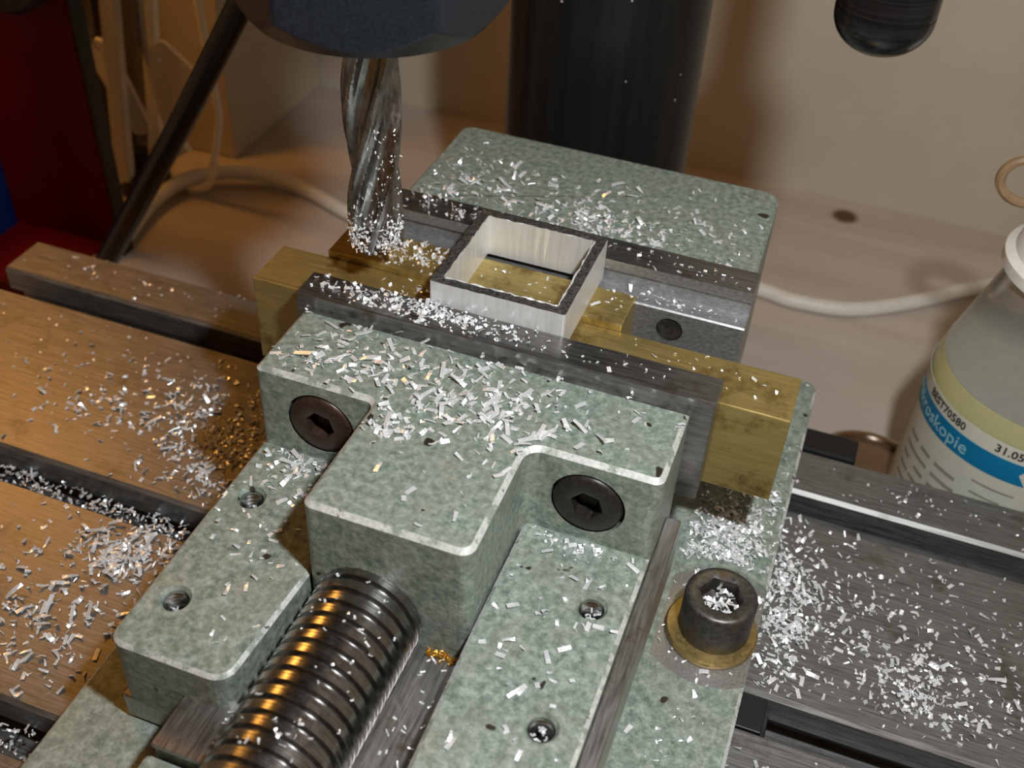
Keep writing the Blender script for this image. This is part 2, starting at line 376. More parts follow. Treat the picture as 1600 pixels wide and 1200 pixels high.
# moving jaw: T-shaped upper block over two arms
jaw_o = fillet([(0, 0), (0, -24.8), (31.4, -24.8), (30.9, -59.3), (69.2, -59.3), (68.9, -24.8), (100, -24.8), (100, 0)],
               [0, 1.6, 2.2, 2.4, 3.2, 4.0, 2.4, 0])
bm = bmesh.new(); prism(bm, jaw_o, -35.2, 0, 1.15, 0, 1, 0)
jaw = from_bm('moving_jaw', bm, ['paint', 'worn'], vise)
def pocket_holes(bm):
    for x in (16.7, 83.9): lathe(bm, [(0, -3), (8.9, -3), (8.9, 4.2), (0, 4.2)], 48, (x, -22.6, -13.0), 'Y')
cut(jaw, pocket_holes)
arms = []
for side, pts, rr in (('l', [(0, -90), (28.6, -90), (30.6, -59), (30.6, -24.7), (0, -24.7)], [4, 4.5, 0, 0, 0]),
                      ('r', [(70.3, -104), (100, -104), (100, -24.7), (69.6, -24.7), (69.6, -59)], [3, 3, 0, 0, 0])):
    bm = bmesh.new(); prism(bm, fillet(pts, rr), -35.2, -24.2, 0.9, 0, 1, 0)
    a = from_bm('slide_arm', bm, ['paint', 'worn'], jaw)
    hs = [(7.2, -43.2), (7.4, -75.4)] if side == 'l' else [(91.8, -43.3), (91.3, -75.5)]
    def holes(bm, hs=hs):
        for x, y in hs: lathe(bm, [(0, -34), (2.9, -34), (2.9, -25.2), (3.7, -24.1), (3.7, -22), (0, -22)], 32, (x, y, 0))
    cut(a, holes)
    for x, y in hs:
        bm = bmesh.new()
        rings = []
        for k in range(15):     # threaded wall of the tapped hole
            rings.append((2.95 if k % 2 else 2.45, -33.5 + k * 0.56))
        lathe(bm, rings, 28, (x, y, 0)); lathe(bm, [(0, -31.2), (2.5, -31.2), (2.5, -30.6), (0, -30.4)], 24, (x, y, 0))
        tag(from_bm('tapped_hole', bm, 'screw', a, True), 'bright threaded steel hole')
    xo = (0, 16.6) if side == 'l' else (88.5, 100)
    ye = -90 if side == 'l' else -104
    bm = bmesh.new(); prism(bm, fillet([(xo[0], ye), (xo[1], ye), (xo[1], -0.5), (xo[0], -0.5)], [4 if side == 'l' else 0.3, 0.3 if side == 'l' else 3, 0, 0]), -45.2, -35.1)
    from_bm('side_skirt', bm, 'paint', jaw)
box('gib_strip', (-0.6, 16.9, -89.5, -4, -53.0, -45.3), 'way', vise, 0.5)
box('keeper_strip', (100.05, 103.9, -110, -7.5, -45.0, -27.6), 'way', vise, 0.35)
box('keeper_strip', (88.8, 100, -108, -4, -53.2, -45.2), 'way', vise, 0.4)
# socket screws in the two pockets
for i, (x, mt) in enumerate(((16.7, 'brown_ox'), (83.9, 'black_ox'))):
    bm = bmesh.new(); vs = hex_head(bm, 8.35, 3.4, 3.9, 4.2, 1.0, 0.35)
    for v in vs: v.co = Vector((v.co.x, -v.co.z, v.co.y))
    bmesh.ops.rotate(bm, verts=vs, cent=(0, 0, 0), matrix=Matrix.Rotation(math.radians(12), 3, 'Y'))
    for v in vs: v.co += Vector((x, -21.9, -13.0))
    tag(from_bm('socket_screw', bm, mt, jaw, True), ('browned' if i == 0 else 'black') + ' button-head screw with hexagon socket')
# front jaw plate
tag(box('jaw_plate', (-2.0, 105.3, 0.02, 9.6, -27.0, 4.4), 'jaw', jaw, 0.25), 'dark ground steel jaw plate')
# lead screw (trapezoid thread)
def lead_screw():
    bm = bmesh.new(); seg = 72; pitch = 3.55; y0, y1 = -59.0 - 78, -45.0; n = int((y1 - y0) / pitch * 12)
    cx, cz = 46.0, -28.0
    P = [(0.0, 0.0), (0.10, 0.92), (0.13, 1.0), (0.26, 1.0), (0.29, 0.93), (0.50, 0.93), (0.53, 1.0), (0.68, 1.0), (0.71, 0.92), (0.81, 0.0)]
    turns = int((y1 - y0) / pitch); rings = []
    for k in range(turns):
        for t, h in P:
            rings.append([bm.verts.new((cx + (11.4 + 1.2 * h) * math.cos(2 * PI * i / seg), y0 + (k + t + i / seg) * pitch, cz + (11.4 + 1.2 * h) * math.sin(2 * PI * i / seg))) for i in range(seg)])
    m = len(P)
    for q in range(len(rings) - 1):
        a, b = rings[q], rings[q + 1]
        for i in range(seg - 1): bm.faces.new((a[i], a[i + 1], b[i + 1], b[i]))
        if q + m + 1 < len(rings): bm.faces.new((a[seg - 1], rings[q + m][0], rings[q + m + 1][0], b[seg - 1]))
    o = from_bm('lead_screw', bm, 'screw', vise, False)
    for p in o.data.polygons: p.use_smooth = True
    o.data.set_sharp_from_angle(angle=math.radians(28))
    tag(o, 'bright steel screw with broad trapezoid thread')
lead_screw()
# fixed jaw
fj = fillet([(1.5, 56), (104.0, 56), (103.0, 104), (1.5, 104)], [0.5, 1.0, 5, 4])
bm = bmesh.new(); prism(bm, fj, FZ - 0.5, 2.0, 0.8, 0, 1, 0); fixed = from_bm('fixed_jaw', bm, ['paint', 'paint'], vise)
prof = [(56, -28), (56, 4.6), (46, 4.6), (46, 1.6), (46.9, 1.2), (46.9, -3.0), (41.2, -3.2), (40.8, -3.6), (40.8, -28)]
bm = bmesh.new(); rings = [[bm.verts.new((x, y, z)) for y, z in prof] for x in (-8.5, 105.2)]
for i in range(len(prof)):
    j = (i + 1) % len(prof); bm.faces.new((rings[0][i], rings[0][j], rings[1][j], rings[1][i]))
bm.faces.new(rings[0]); bm.faces.new(rings[1][::-1])
bm.normal_update()
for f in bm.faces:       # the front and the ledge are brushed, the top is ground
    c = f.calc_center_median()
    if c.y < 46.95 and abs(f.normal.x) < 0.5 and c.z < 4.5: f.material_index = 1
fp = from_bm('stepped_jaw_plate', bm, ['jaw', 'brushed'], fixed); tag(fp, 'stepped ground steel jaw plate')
def plug_cut(bm): lathe(bm, [(0, -4), (3.6, -4), (3.6, 3), (0, 3)], 32, (86.0, 40.8, -9.3), 'Y')
cut(fp, plug_cut)
bm = bmesh.new(); lathe(bm, [(0, -1), (3.5, -1), (3.5, 0), (3.1, 0.25), (0.6, -0.1), (0, -0.1)], 28, (86.0, 41.6, -9.3), 'Y')
tag(from_bm('plate_screw', bm, 'bolt', fp, True), 'grimy round screw end')

# clamping bolt and washer
bolt = thing('cap_screw', 'dark steel socket cap screw on brass washer, its hexagon socket full of chips', 'bolt', (117.7, -14.5, FZ - 1.4))
BX, BY, BZ = 117.7, -14.6, FZ - 1.42
bm = bmesh.new(); vs = hex_head(bm, 8.9, 12.2, 5.6, 5.0, 1.0, 0.0)
for v in vs: v.co += Vector((BX, BY, BZ + 2.05))
from_bm('head', bm, 'bolt', bolt, True)
bm = bmesh.new(); lathe(bm, [(0, BZ - 12), (5.6, BZ - 12), (5.6, BZ + 2.0), (0, BZ + 2.0)], 24, (BX, BY, 0)); from_bm('shank', bm, 'bolt', bolt, True)
bm = bmesh.new(); lathe(bm, [(6, BZ), (11.3, BZ), (11.5, BZ + 0.3), (11.5, BZ + 1.6), (11.1, BZ + 2.0), (6, BZ + 2.0), (6, BZ)], 56, (BX - 0.4, BY - 0.6, 0))
tag(from_bm('washer', bm, 'washer', None, True), 'thick brass-coloured round washer under the cap screw', 'washer')
bm = bmesh.new(); add_box(bm, 118, 135.4, -29.9, -19.6, ZT - 9, ZT - 0.4, 0.3)
add_box(bm, 116, 137, -34, -15.5, ZT - 17.5, ZT - 9, 0.3)
tag(from_bm('slot_nut', bm, 'blackplug'), 'matt black steel block sitting in the table slot beside the vise base', 'slot nut')

# ------------------------------------------------------------------ brass parallels and workpiece
o = box('brass_bar', (-20.8, 122.4, 9.62, 26.6, -29.7, -3.0), 'brass', None, 0.35); tag(o, 'long sawn brass bar clamped behind the front jaw plate, sticking out both sides', 'brass bar', )
o = box('brass_bar', (-7.2, 76.0, 26.65, 40.7, -27.0, -1.0), 'brass', None, 0.3); tag(o, 'shorter brass bar under the square aluminium tube, against the stepped jaw plate', 'brass bar')
def workpiece():
    bm = bmesh.new(); x0, x1, y0, y1, t = 30.2, 65.4, 9.65, 45.95, 2.9
    Po = fillet([(x0, y0), (x1, y0), (x1, y1), (x0, y1)], 0.5, 3); Pi = fillet([(x0 + t, y0 + t), (x1 - t, y0 + t), (x1 - t, y1 - t), (x0 + t, y1 - t)], 0.5, 3)
    z0, z1 = -0.98, 10.9; L = len(Po)
    def ring(P, z, j=0): return [bm.verts.new((p.x + rnd.uniform(-j, j), p.y + rnd.uniform(-j, j), z + rnd.uniform(-j, j))) for p in P]
    # edges are subdivided so that the milled burr can be a little ragged
    def sub(P, n=22):
        out = []
        for i in range(len(P)):
            a, b = P[i], P[(i + 1) % len(P)]; k = n if (b - a).length > 5 else 1
            out += [a.lerp(b, q / k) for q in range(k)]
        return out
    Po, Pi = sub(Po), sub(Pi); L = len(Po)
    Pm = [p + ((q - p).normalized() * ((q - p).length - 0.38)) for p, q in zip(Po, Pi)]
    A, B, E_, C, D = ring(Po, z0), ring(Po, z1, 0.06), ring(Pm, z1, 0.14), ring(Pi, z1 + 0.12, 0.2), ring(Pi, z0)
    for P, Q, mi in ((A, B, 0), (B, E_, 1), (E_, C, 0), (C, D, 0), (D, A, 1)):
        for i in range(L): bm.faces.new((P[i], P[(i + 1) % L], Q[(i + 1) % L], Q[i])).material_index = mi
    o = from_bm('square_tube', bm, ['alu', 'alu_cut'])
    tag(o, 'short length of bright square aluminium tube clamped upright in the vise jaws', 'workpiece')
workpiece()

# ------------------------------------------------------------------ end mill and chuck
def end_mill():
    t = thing('end_mill', 'steel end mill with spiral flutes and chips stuck to its tip', 'end mill', (11, 20, 11))
    bm = bmesh.new(); seg = 200; nz = 60; z0, z1 = 11.0, 71.0; Rr = 7.0; rings = []
    def rad(a, fl):
        u = (a / (2 * PI) * 4) % 1.0          # four flutes
        if u < 0.16: d = 0.0
        elif u < 0.20: d = (u - 0.16) / 0.04 * 0.16
        elif u < 0.36: d = 0.16 + (u - 0.20) * 0.5
        elif u < 0.42: d = 0.24 + (u - 0.36) / 0.06 * 0.5
        elif u < 0.93: d = 0.74 + 0.26 * math.sin((u - 0.42) / 0.51 * PI)
        else: d = 0.74 * (1 - (u - 0.93) / 0.07)
        return Rr - 3.3 * d * fl
    for k in range(nz + 1):
        z = z0 + (z1 - z0) * k / nz; fl = 1 if k < nz - 6 else (nz - k) / 6
        tw = (z - z0) / 125.0 * 2 * PI
        rings.append([bm.verts.new((11 + rad(2 * PI * i / seg - tw, fl) * math.cos(2 * PI * i / seg), 20 + rad(2 * PI * i / seg - tw, fl) * math.sin(2 * PI * i / seg), z + (0.9 if k == 0 and rad(2 * PI * i / seg - tw, fl) < 6.5 else 0))) for i in range(seg)])
    for a, b in zip(rings, rings[1:]):
        for i in range(seg): bm.faces.new((a[i], a[(i + 1) % seg], b[(i + 1) % seg], b[i]))
    bm.faces.new(rings[-1]); c = bm.verts.new((11, 20, z0 + 1.5))
    for i in range(seg): bm.faces.new((rings[0][(i + 1) % seg], rings[0][i], c))
    o = from_bm('cutting_flutes', bm, 'mill', t)
    for p in o.data.polygons: p.use_smooth = True
    o.data.set_sharp_from_angle(angle=math.radians(30))
    bm = bmesh.new(); lathe(bm, [(0, 70.9), (7, 70.9), (7, 95), (0, 95)], 48, (11, 20, 0)); from_bm('shank', bm, 'mill', t, True)
end_mill()
def chuck():
    t = thing('collet_chuck', 'blued steel collet nut with flats gripping the end mill', 'chuck', (11, 20, 73))
    bm = bmesh.new(); seg = 192; Rc = 32.3; Ra = 28.3; ang0 = math.radians(-70)
    zs = [72.6, 72.6] + [72.6 + 0.5 * k for k in range(1, 17)] + [88, 112, 114]
    rings = []
    for k, z in enumerate(zs):
        rg = []
        for i in range(seg):
            a = 2 * PI * i / seg
            u = (a - ang0 + PI / 6) % (PI / 3) - PI / 6
            hexr = Ra / math.cos(u)
            cone = 26.7 + (z - 72.6) * 0.85
            r = min(hexr, Rc, cone) if k else 9.0
            if k == len(zs) - 1: r = min(r, 30)
            rg.append(bm.verts.new((12 + r * math.cos(a), 20 + r * math.sin(a), z)))
        rings.append(rg)
    for a, b in zip(rings, rings[1:]):
        for i in range(seg): bm.faces.new((a[i], a[(i + 1) % seg], b[(i + 1) % seg], b[i]))
    bm.faces.new(rings[-1])
    o = from_bm('collet_nut', bm, 'chuck', t, False)
    for p in o.data.polygons: p.use_smooth = True
    o.data.set_sharp_from_angle(angle=math.radians(9))
    bm = bmesh.new(); lathe(bm, [(7.05, 72.8), (9.1, 72.2), (9.1, 90), (7.05, 90)], 40, (11, 20, 0)); from_bm('collet', bm, 'bolt', t, True)
    bm = bmesh.new(); lathe(bm, [(0, 113.5), (29, 113.5), (29, 127.4), (0, 127.4)], 56, (11, 20, 0)); from_bm('chuck_body', bm, 'chuck', t, True)
chuck()
bm = bmesh.new(); KNOB = (118.3, 60, 67.0); prof = [(0, 0)]; KR = 11.1
for k in range(1, 13):
    a = k / 12 * PI / 2; prof.append((KR * math.sin(a), 9.0 * (1 - math.cos(a))))
prof += [(KR, 10), (KR - .25, 10.2), (KR - .25, 10.7), (KR, 10.9), (KR, 34), (6.5, 40), (6, 130), (0, 130)]
lathe(bm, prof, 64, KNOB); tag(from_bm('handle_knob', bm, 'knob', None, True), 'turned dark steel rod with a rounded lower end hanging at the upper right', 'handle knob')

# ------------------------------------------------------------------ bench clutter behind
cable = [(-196, 60, -126.5), (-193, 120, -126.5), (-189, 150, -126.3), (-195, 189, -124), (-188, 214, -122), (-165, 229, -122), (-137, 231, -124), (-107, 222, -126), (-80, 216, -126.4), (-45, 222, -126.4), (0, 236, -126.4), (60, 244, -126.4), (97, 242, -126.4), (112, 239.5, -126.4), (137, 243.5, -126.4), (162, 260, -126.4), (195, 289, -126.4), (240, 318, -126.4), (330, 336, -126.4)]
bm = bmesh.new(); tube(bm, spline(cable, 8), 3.6, 12); tag(from_bm('power_cable', bm, 'whiteplastic', None, True), 'thick white cable lying across the workbench behind the vise', 'cable')
bm = bmesh.new(); tube(bm, [(-182, 118, ZB + 0.5), (-120, 120, -34), (-85.8, 120, 20.7), (-30, 118, 112)], 4.7, 20); tag(from_bm('support_rod', bm, 'blackrod', None, True), 'slanting glossy black rod rising from behind the table at the left', 'rod')
# red cabinet, blue box, black wheel at the far left
t = thing('tool_cabinet', 'tall dark red metal cabinet at the left edge with a dark grey side strip', 'cabinet', (-222, 190, ZB))
box('body', (-262, -187, 150, 158.5, ZB, 60), 'red', t, 1.0)
box('plinth', (-241.5, -188, 106, 149.9, ZB, -124), 'red', t, 0.8)
box('side_strip', (-187, -185.5, 150.6, 158, ZB, 60), 'darkgrey', t, 0.4)
tag(box('storage_box', (-310, -242, 96, 149.5, ZB, -62), 'blue', None, 2.0), 'dark blue box standing in front of the red cabinet', 'box')
bm = bmesh.new(); lathe(bm, [(0, -6), (20, -6), (22, -4), (22, 4), (20, 6), (0, 6)], 48, (0, 0, 0), 'Y')
for v in bm.verts: v.co += Vector((-204, 140, 10))
add_box(bm, -206, -202, 140, 153, 8, 12, 0.3)
tag(from_bm('hand_wheel', bm, 'blackplug', None, True), 'round black wheel in front of the red cabinet at the top left corner', 'wheel')

tag(box('backdrop_board', (-330, -241, 229, 241, ZB, 90), 'backdrop', None, 0.8), 'added dark brown board standing in for the dark background behind the work lamp', 'board')  # added panel, supplies the near-black background between cabinet and lamp
# work lamp: parallel arms, brackets, springs, head out of view above
lamp = thing('work_lamp', 'white spring-arm work lamp standing behind the black rod', 'lamp', (-212, 207, ZB))
def plate(name, pts, y0, y1, holes=()):
    bm = bmesh.new(); P = fillet(pts, [3.2] * len(pts), 4)
    prism(bm, P, y0, y1, 0.3)
    for v in bm.verts: v.co = Vector((v.co.x, v.co.z, v.co.y))
    o = from_bm(name, bm, 'lampwhite', lamp)
    for x, z in holes:
        def h(b, x=x, z=z): lathe(b, [(0, -(y1 + 3)), (1.3, -(y1 + 3)), (1.3, -(y0 - 3)), (0, -(y0 - 3))], 16, (x, 0, z), 'Y')
        cut(o, h)
    return o
bm = bmesh.new(); lathe(bm, [(0, ZB), (13, ZB), (13, ZB + 9), (11, ZB + 11), (4, ZB + 12), (4, ZB + 22), (0, ZB + 22)], 36, (-212, 207, 0)); tag(from_bm('base', bm, 'blackplug', lamp, True), 'dark round foot')
def arm(name, x0, z0, x1, z1, y, wd, dp):
    bm = bmesh.new(); d = Vector((x1 - x0, 0, z1 - z0)); L = d.length; add_box(bm, -wd / 2, wd / 2, -dp / 2, dp / 2, -wd / 2, L, 0.8)
    a = math.atan2(d.x, d.z); bm.transform(Matrix.Translation((x0, y, z0)) @ Matrix.Rotation(a, 4, 'Y')); return from_bm(name, bm, 'lampwhite', lamp)
arm('arm', -215.4, -118.6, -185.4, 127.9, 197, 8.6, 5)
arm('arm', -205.4, -112.3, -174.9, 127.9, 212, 7, 5)
arm('upper_arm', -185.4, 127.9, -300, 262, 204, 8, 5)
plate('bracket', [(-224.4, -61.7), (-220.2, -48.0), (-210.7, -55.4), (-197.0, -91.2), (-206.5, -97.5)], 200, 202, [(-219.1, -55.4)])
plate('bracket', [(-199.1, -54.4), (-187.5, -47.0), (-168.6, -61.7), (-183.3, -97.5), (-193.8, -97.5)], 206, 208, [(-190.7, -57.5), (-173.8, -74.4)])
for (x0, z0, x1, z1, y) in ((-217.5, -44.9, -209.6, 54.1, 198), (-194.4, -51.2, -185.4, 54.1, 204)):
    bm = bmesh.new(); pts = []
    turns = 58; n = turns * 8
    for k in range(n + 1):
        f = k / n; a = 2 * PI * turns * f
        pts.append((x0 + (x1 - x0) * f + 2.4 * math.cos(a), y - 4 + 2.4 * math.sin(a), z0 + (z1 - z0) * f))
    tube(bm, pts, 0.62, 5); tube(bm, spline([(x0, y - 4, z0 + 1), (x0 + 1.5, y - 3, z0 - 4), (x0, y - 1, z0 - 8), (x0 - 1.5, y, z0 - 5)], 5), 0.6, 6)
    from_bm('spring', bm, 'spring', lamp, True)
bm = bmesh.new(); tube(bm, spline([(-160, 198, -8), (-157, 198, -62), (-158, 200, -76), (-166, 204, -100), (-175, 208, -120), (-188, 210, ZB + 3)], 7), 1.8, 10); from_bm('lamp_cord', bm, 'lampwhite', lamp, True)
arm('bracket_link', -202.3, -112.3, -185.4, -101.8, 210, 6, 4)
D = Vector((60, -60, -230)).normalized()
bm = bmesh.new(); lathe(bm, [(14, 62), (22, 58), (30, 30), (66, -34), (65, -34), (29, 29), (21, 56), (14, 60), (14, 62)], 48)
bm.transform(Matrix.Translation(Vector(LAMP) + Vector((0, 0, 0))) @ D.to_track_quat('-Z', 'Y').to_matrix().to_4x4()); from_bm('lamp_shade', bm, 'lampwhite', lamp, True)

# round tin behind the table at the right
tin = thing('round_tin', 'copper-brown round tin with a shiny chromed rim, partly hidden behind the table beside the bottle', 'tin', (153, 118, ZB))
bm = bmesh.new(); lathe(bm, [(0, ZB), (21, ZB), (21, ZB + 15), (0, ZB + 15)], 56, (155, 125, 0)); from_bm('body', bm, 'tin', tin, True)
bm = bmesh.new()
ring_pts = [(155 + 20.2 * math.cos(2 * PI * i / 48), 125 + 20.2 * math.sin(2 * PI * i / 48), ZB + 16) for i in range(49)]
tube(bm, ring_pts, 1.5, 8, False); from_bm('rim', bm, 'rim', tin, True)
tag(box('rubber_strip', (125, 147, 92, 103, ZB, -82), 'blackplug', None, 0.8), 'flat black block lying between vise base and round tin', 'block')

# ------------------------------------------------------------------ bottle
CX, CY, BR = 197.0, 122.0, 35.0
bot = thing('plastic_bottle', 'cloudy plastic bottle half full of yellow liquid with white and blue label', 'bottle', (CX, CY, ZB))
outer = [(0, ZB), (32, ZB), (35, ZB + 3), (35, -58), (34.4, -53), (32.6, -46), (28.5, -32), (25, -20), (24.2, -14), (22, -12)]
bm = bmesh.new(); lathe(bm, outer, 72, (CX, CY, 0)); from_bm('body', bm, 'clear', bot, True)
liq = [(0, ZB + 1.2), (31.5, ZB + 1.2), (34.2, ZB + 3.6), (34.2, -58), (33.5, -53), (32.4, -49.5), (0, -49.5)]
bm = bmesh.new(); lathe(bm, liq, 72, (CX, CY, 0)); lq = from_bm('liquid', bm, 'liquid', bot, True)
bm = bmesh.new(); lathe(bm, [(0, -49.48), (32.2, -49.48), (32.2, -49.2), (0, -49.2)], 72, (CX, CY, 0)); tag(from_bm('liquid_surface', bm, 'lsurf', lq, True), 'greyish still surface of the liquid')
bm = bmesh.new(); lathe(bm, [(0, -13), (25.5, -13.5), (27, -12.5), (27, -9), (24.5, -7.5), (22, 2), (15, 9), (9, 12), (7, 40), (0, 40)], 56, (CX, CY, 0)); from_bm('cap', bm, 'whiteplastic', bot, True)
bm = bmesh.new(); rp = [(CX - 27 + 8 * math.cos(2 * PI * i / 28), CY + 2, 12 + 7.0 * math.sin(2 * PI * i / 28)) for i in range(29)]
tube(bm, rp, 1.5, 8, False); tube(bm, [(CX - 19, CY + 2, 12), (CX - 5, CY, 12)], 1.4, 8); tag(from_bm('cap_loop', bm, 'loop', bot, True), 'brownish loop on the cap')
CA = math.atan2(CAM_POS.y - CY, CAM_POS.x - CX)
def cyl_patch(name, a0, a1, z0, z1, r, mat, parent, th=0.15, notch=0.0, n=40):
    """curved strip on the bottle; a in degrees from the side that faces the viewer, notch = swallow tail at the right end"""
    bm = bmesh.new(); F = []; B = []
    for i in range(n + 1):
        row = []; rowb = []
        for k in range(3):
            fz = k / 2
            a_end = a1 - (notch if k == 1 else 0)
            a = CA + math.radians(a0 + (a_end - a0) * i / n); z = z0 + (z1 - z0) * fz
            row.append(bm.verts.new((CX + (r + th) * math.cos(a), CY + (r + th) * math.sin(a), z))); rowb.append(bm.verts.new((CX + r * math.cos(a), CY + r * math.sin(a), z)))
        F.append(row); B.append(rowb)
    for i in range(n):
        for k in range(2):
            bm.faces.new((F[i][k], F[i + 1][k], F[i + 1][k + 1], F[i][k + 1])); bm.faces.new((B[i][k + 1], B[i + 1][k + 1], B[i + 1][k], B[i][k]))
        for k in (0, 2): bm.faces.new((F[i][k], B[i][k], B[i + 1][k], F[i + 1][k]))
    for i in (0, n):
        for k in range(2): bm.faces.new((F[i][k], F[i][k + 1], B[i][k + 1], B[i][k]))
    return from_bm(name, bm, mat, parent, True)
label = cyl_patch('label', -105, 17, -124, -56, 35.05, 'label', bot)
cyl_patch('blue_ribbon', -75, 12, -69.5, -61.5, 35.22, 'ribbon', label, 0.08, 4.5)
def cyl_text(name, body, size, a_left, z, r, mat, parent, bold=0.0):
    c = bpy.data.curves.new(name, 'FONT'); c.body = body; c.size = size; c.extrude = 0.03; c.offset = bold; c.resolution_u = 2
    o = bpy.data.objects.new(name, c); COL.objects.link(o)
    me = bpy.data.meshes.new_from_object(o.evaluated_get(bpy.context.evaluated_depsgraph_get())); bpy.data.objects.remove(o)
    a0 = CA + math.radians(a_left)
    for v in me.vertices:
        a = a0 + v.co.x / r; rr = r + v.co.z; zz = z + v.co.y
        v.co = Vector((CX + rr * math.cos(a), CY + rr * math.sin(a), zz)) * S
    me.name = name; me.materials.clear(); return link(name, me, mat, parent)
cyl_text('printed_number', 'BEST70580', 4.1, -56, -60.3 + 0.3, 35.26, 'ink', label, 0.10)
cyl_text('printed_date', '31.05.07', 4.1, -8, -60.0, 35.26, 'ink', label, 0.10)
cyl_text('ribbon_word', 'Mikroskopie', 7.0, -77, -67.8, 35.36, 'inklight', label, 0.0)
for k in range(7):
    z = -75 - k * 4.6
    for (a, b_) in ((-62, -54 + (k % 3) * 3), (-49 + (k % 2) * 2, -38), (-34, -22 + (k % 3) * 2)):
        if k: cyl_patch('print_line', a, b_, z, z + 1.5, 35.22, 'inkgrey', label, 0.05, 0, 6)
    cyl_patch('print_line', -12 + (k % 2), 10 - (k * 5 % 7), z, z + 0.8, 35.22, 'inkgrey', label, 0.05, 0, 6)

# ------------------------------------------------------------------ chips of aluminium
def chip_bm(bm, L, W, curl, rot, base, th=0.14, taper=0.0, twist=0.0):
    """one bent flake resting with its lowest point on base (mm)"""
    n = 3; F = []
    for i in range(n + 1):
        u = i / n - 0.5; a = u * curl
        x, z = (math.sin(a) / curl * L, (1 - math.cos(a)) / curl * L) if abs(curl) > 1e-3 else (u * L, 0)
        ww = W * (1 - taper * (u + 0.5)) / 2; tw = twist * u
        for s in (-1, 1):
            F.append((Vector((x, s * ww * math.cos(tw), z + s * ww * math.sin(tw))), Vector((math.sin(-a), 0, math.cos(a)))))
    P = [rot @ p for p, _ in F] + [rot @ (p + nn * th) for p, nn in F]
    zmin = min(p.z for p in P); V = [bm.verts.new(p + Vector((base[0], base[1], base[2] - zmin))) for p in P]
    o = 2 * (n + 1)
    for i in range(n):
        a, b, c, d = 2 * i, 2 * i + 1, 2 * i + 3, 2 * i + 2
        bm.faces.new((V[a], V[b], V[c], V[d])); bm.faces.new((V[o + a], V[o + d], V[o + c], V[o + b]))
        bm.faces.new((V[a], V[d], V[o + d], V[o + a])); bm.faces.new((V[b], V[o + b], V[o + c], V[c]))
    bm.faces.new((V[0], V[o], V[o + 1], V[1])); e = 2 * n; bm.faces.new((V[e], V[e + 1], V[o + e + 1], V[o + e]))
def rand_rot(tilt):
    return (Matrix.Rotation(rnd.uniform(0, 2 * PI), 3, 'Z') @ Matrix.Rotation(rnd.gauss(0, tilt), 3, 'X') @ Matrix.Rotation(rnd.gauss(0, tilt), 3, 'Y'))

HOLES = [(7.2, -43.2), (7.4, -75.4), (91.8, -43.3), (91.3, -75.5)]
def on_jaw(x, y):  return (0.8 < x < 99.2 and -24 < y < -0.3) or (32 < x < 68 and -58 < y < 0)
def on_arms(x, y): return ((0.8 < x < 28 and -88 < y < -26.5) or (71 < x < 99 and -110 < y < -26.5)) and all((x - a) ** 2 + (y - b) ** 2 > 20 for a, b in HOLES)
def on_plate(x, y): return -1.5 < x < 105 and 0.4 < y < 9.3 and not (30 < x < 65.6 and y > 9.4)
def on_b1(x, y): return (-20 < x < 29.5 or 66 < x < 122) and 10 < y < 26.3
def on_b2(x, y): return (-6.8 < x < 29.5 or 66 < x < 75.5) and 27 < y < 40.4
def in_tube(x, y): return 34 < x < 61.5 and 27.5 < y < 40
def on_fix(x, y): return 2.5 < x < 102 and 57 < y < 102
def on_fplate(x, y): return (-8 < x < 105) and 46.5 < y < 56
def on_ledge(x, y): return 66 < x < 104.8 and 41.3 < y < 46.5
def off_slot(y): return not (-31.5 < y < -17.5 or 44.5 < y < 58 or -102.5 < y < -88.5) and -126 < y < 74.5
def on_tl(x, y): return -156 < x < -15.6 and off_slot(y)
def on_tr(x, y): return 128.9 < x < 260 and off_slot(y)
def on_fr(x, y): return 104.4 < x < 128 and -130 < y < 90 and (x - 117.5) ** 2 + (y + 13.5) ** 2 > 440
def on_spot(x, y): return 105 < x < 128 and (x - 117.5) ** 2 + (y + 13.5) ** 2 < 330 and (x - BX) ** 2 + (y - BY) ** 2 > 150
def on_flL(x, y): return -24.5 < x < -0.5 and -134 < y < -91
ZJ, ZA, ZP, ZF = 0.0, -24.2, 4.4, 2.0
WH = {'jaw': 'on the green top of the moving jaw', 'arm': 'on a green slide arm of the vise', 'plate': 'on the steel front jaw plate', 'brass': 'on a brass bar in the vise',
      'fixed': 'on the green fixed jaw behind the tube', 'tl': 'on the warm-lit left side of the milling table', 'tr': 'on the grey right side of the milling table', 'fr': 'on the vise base flange around the bolt'}
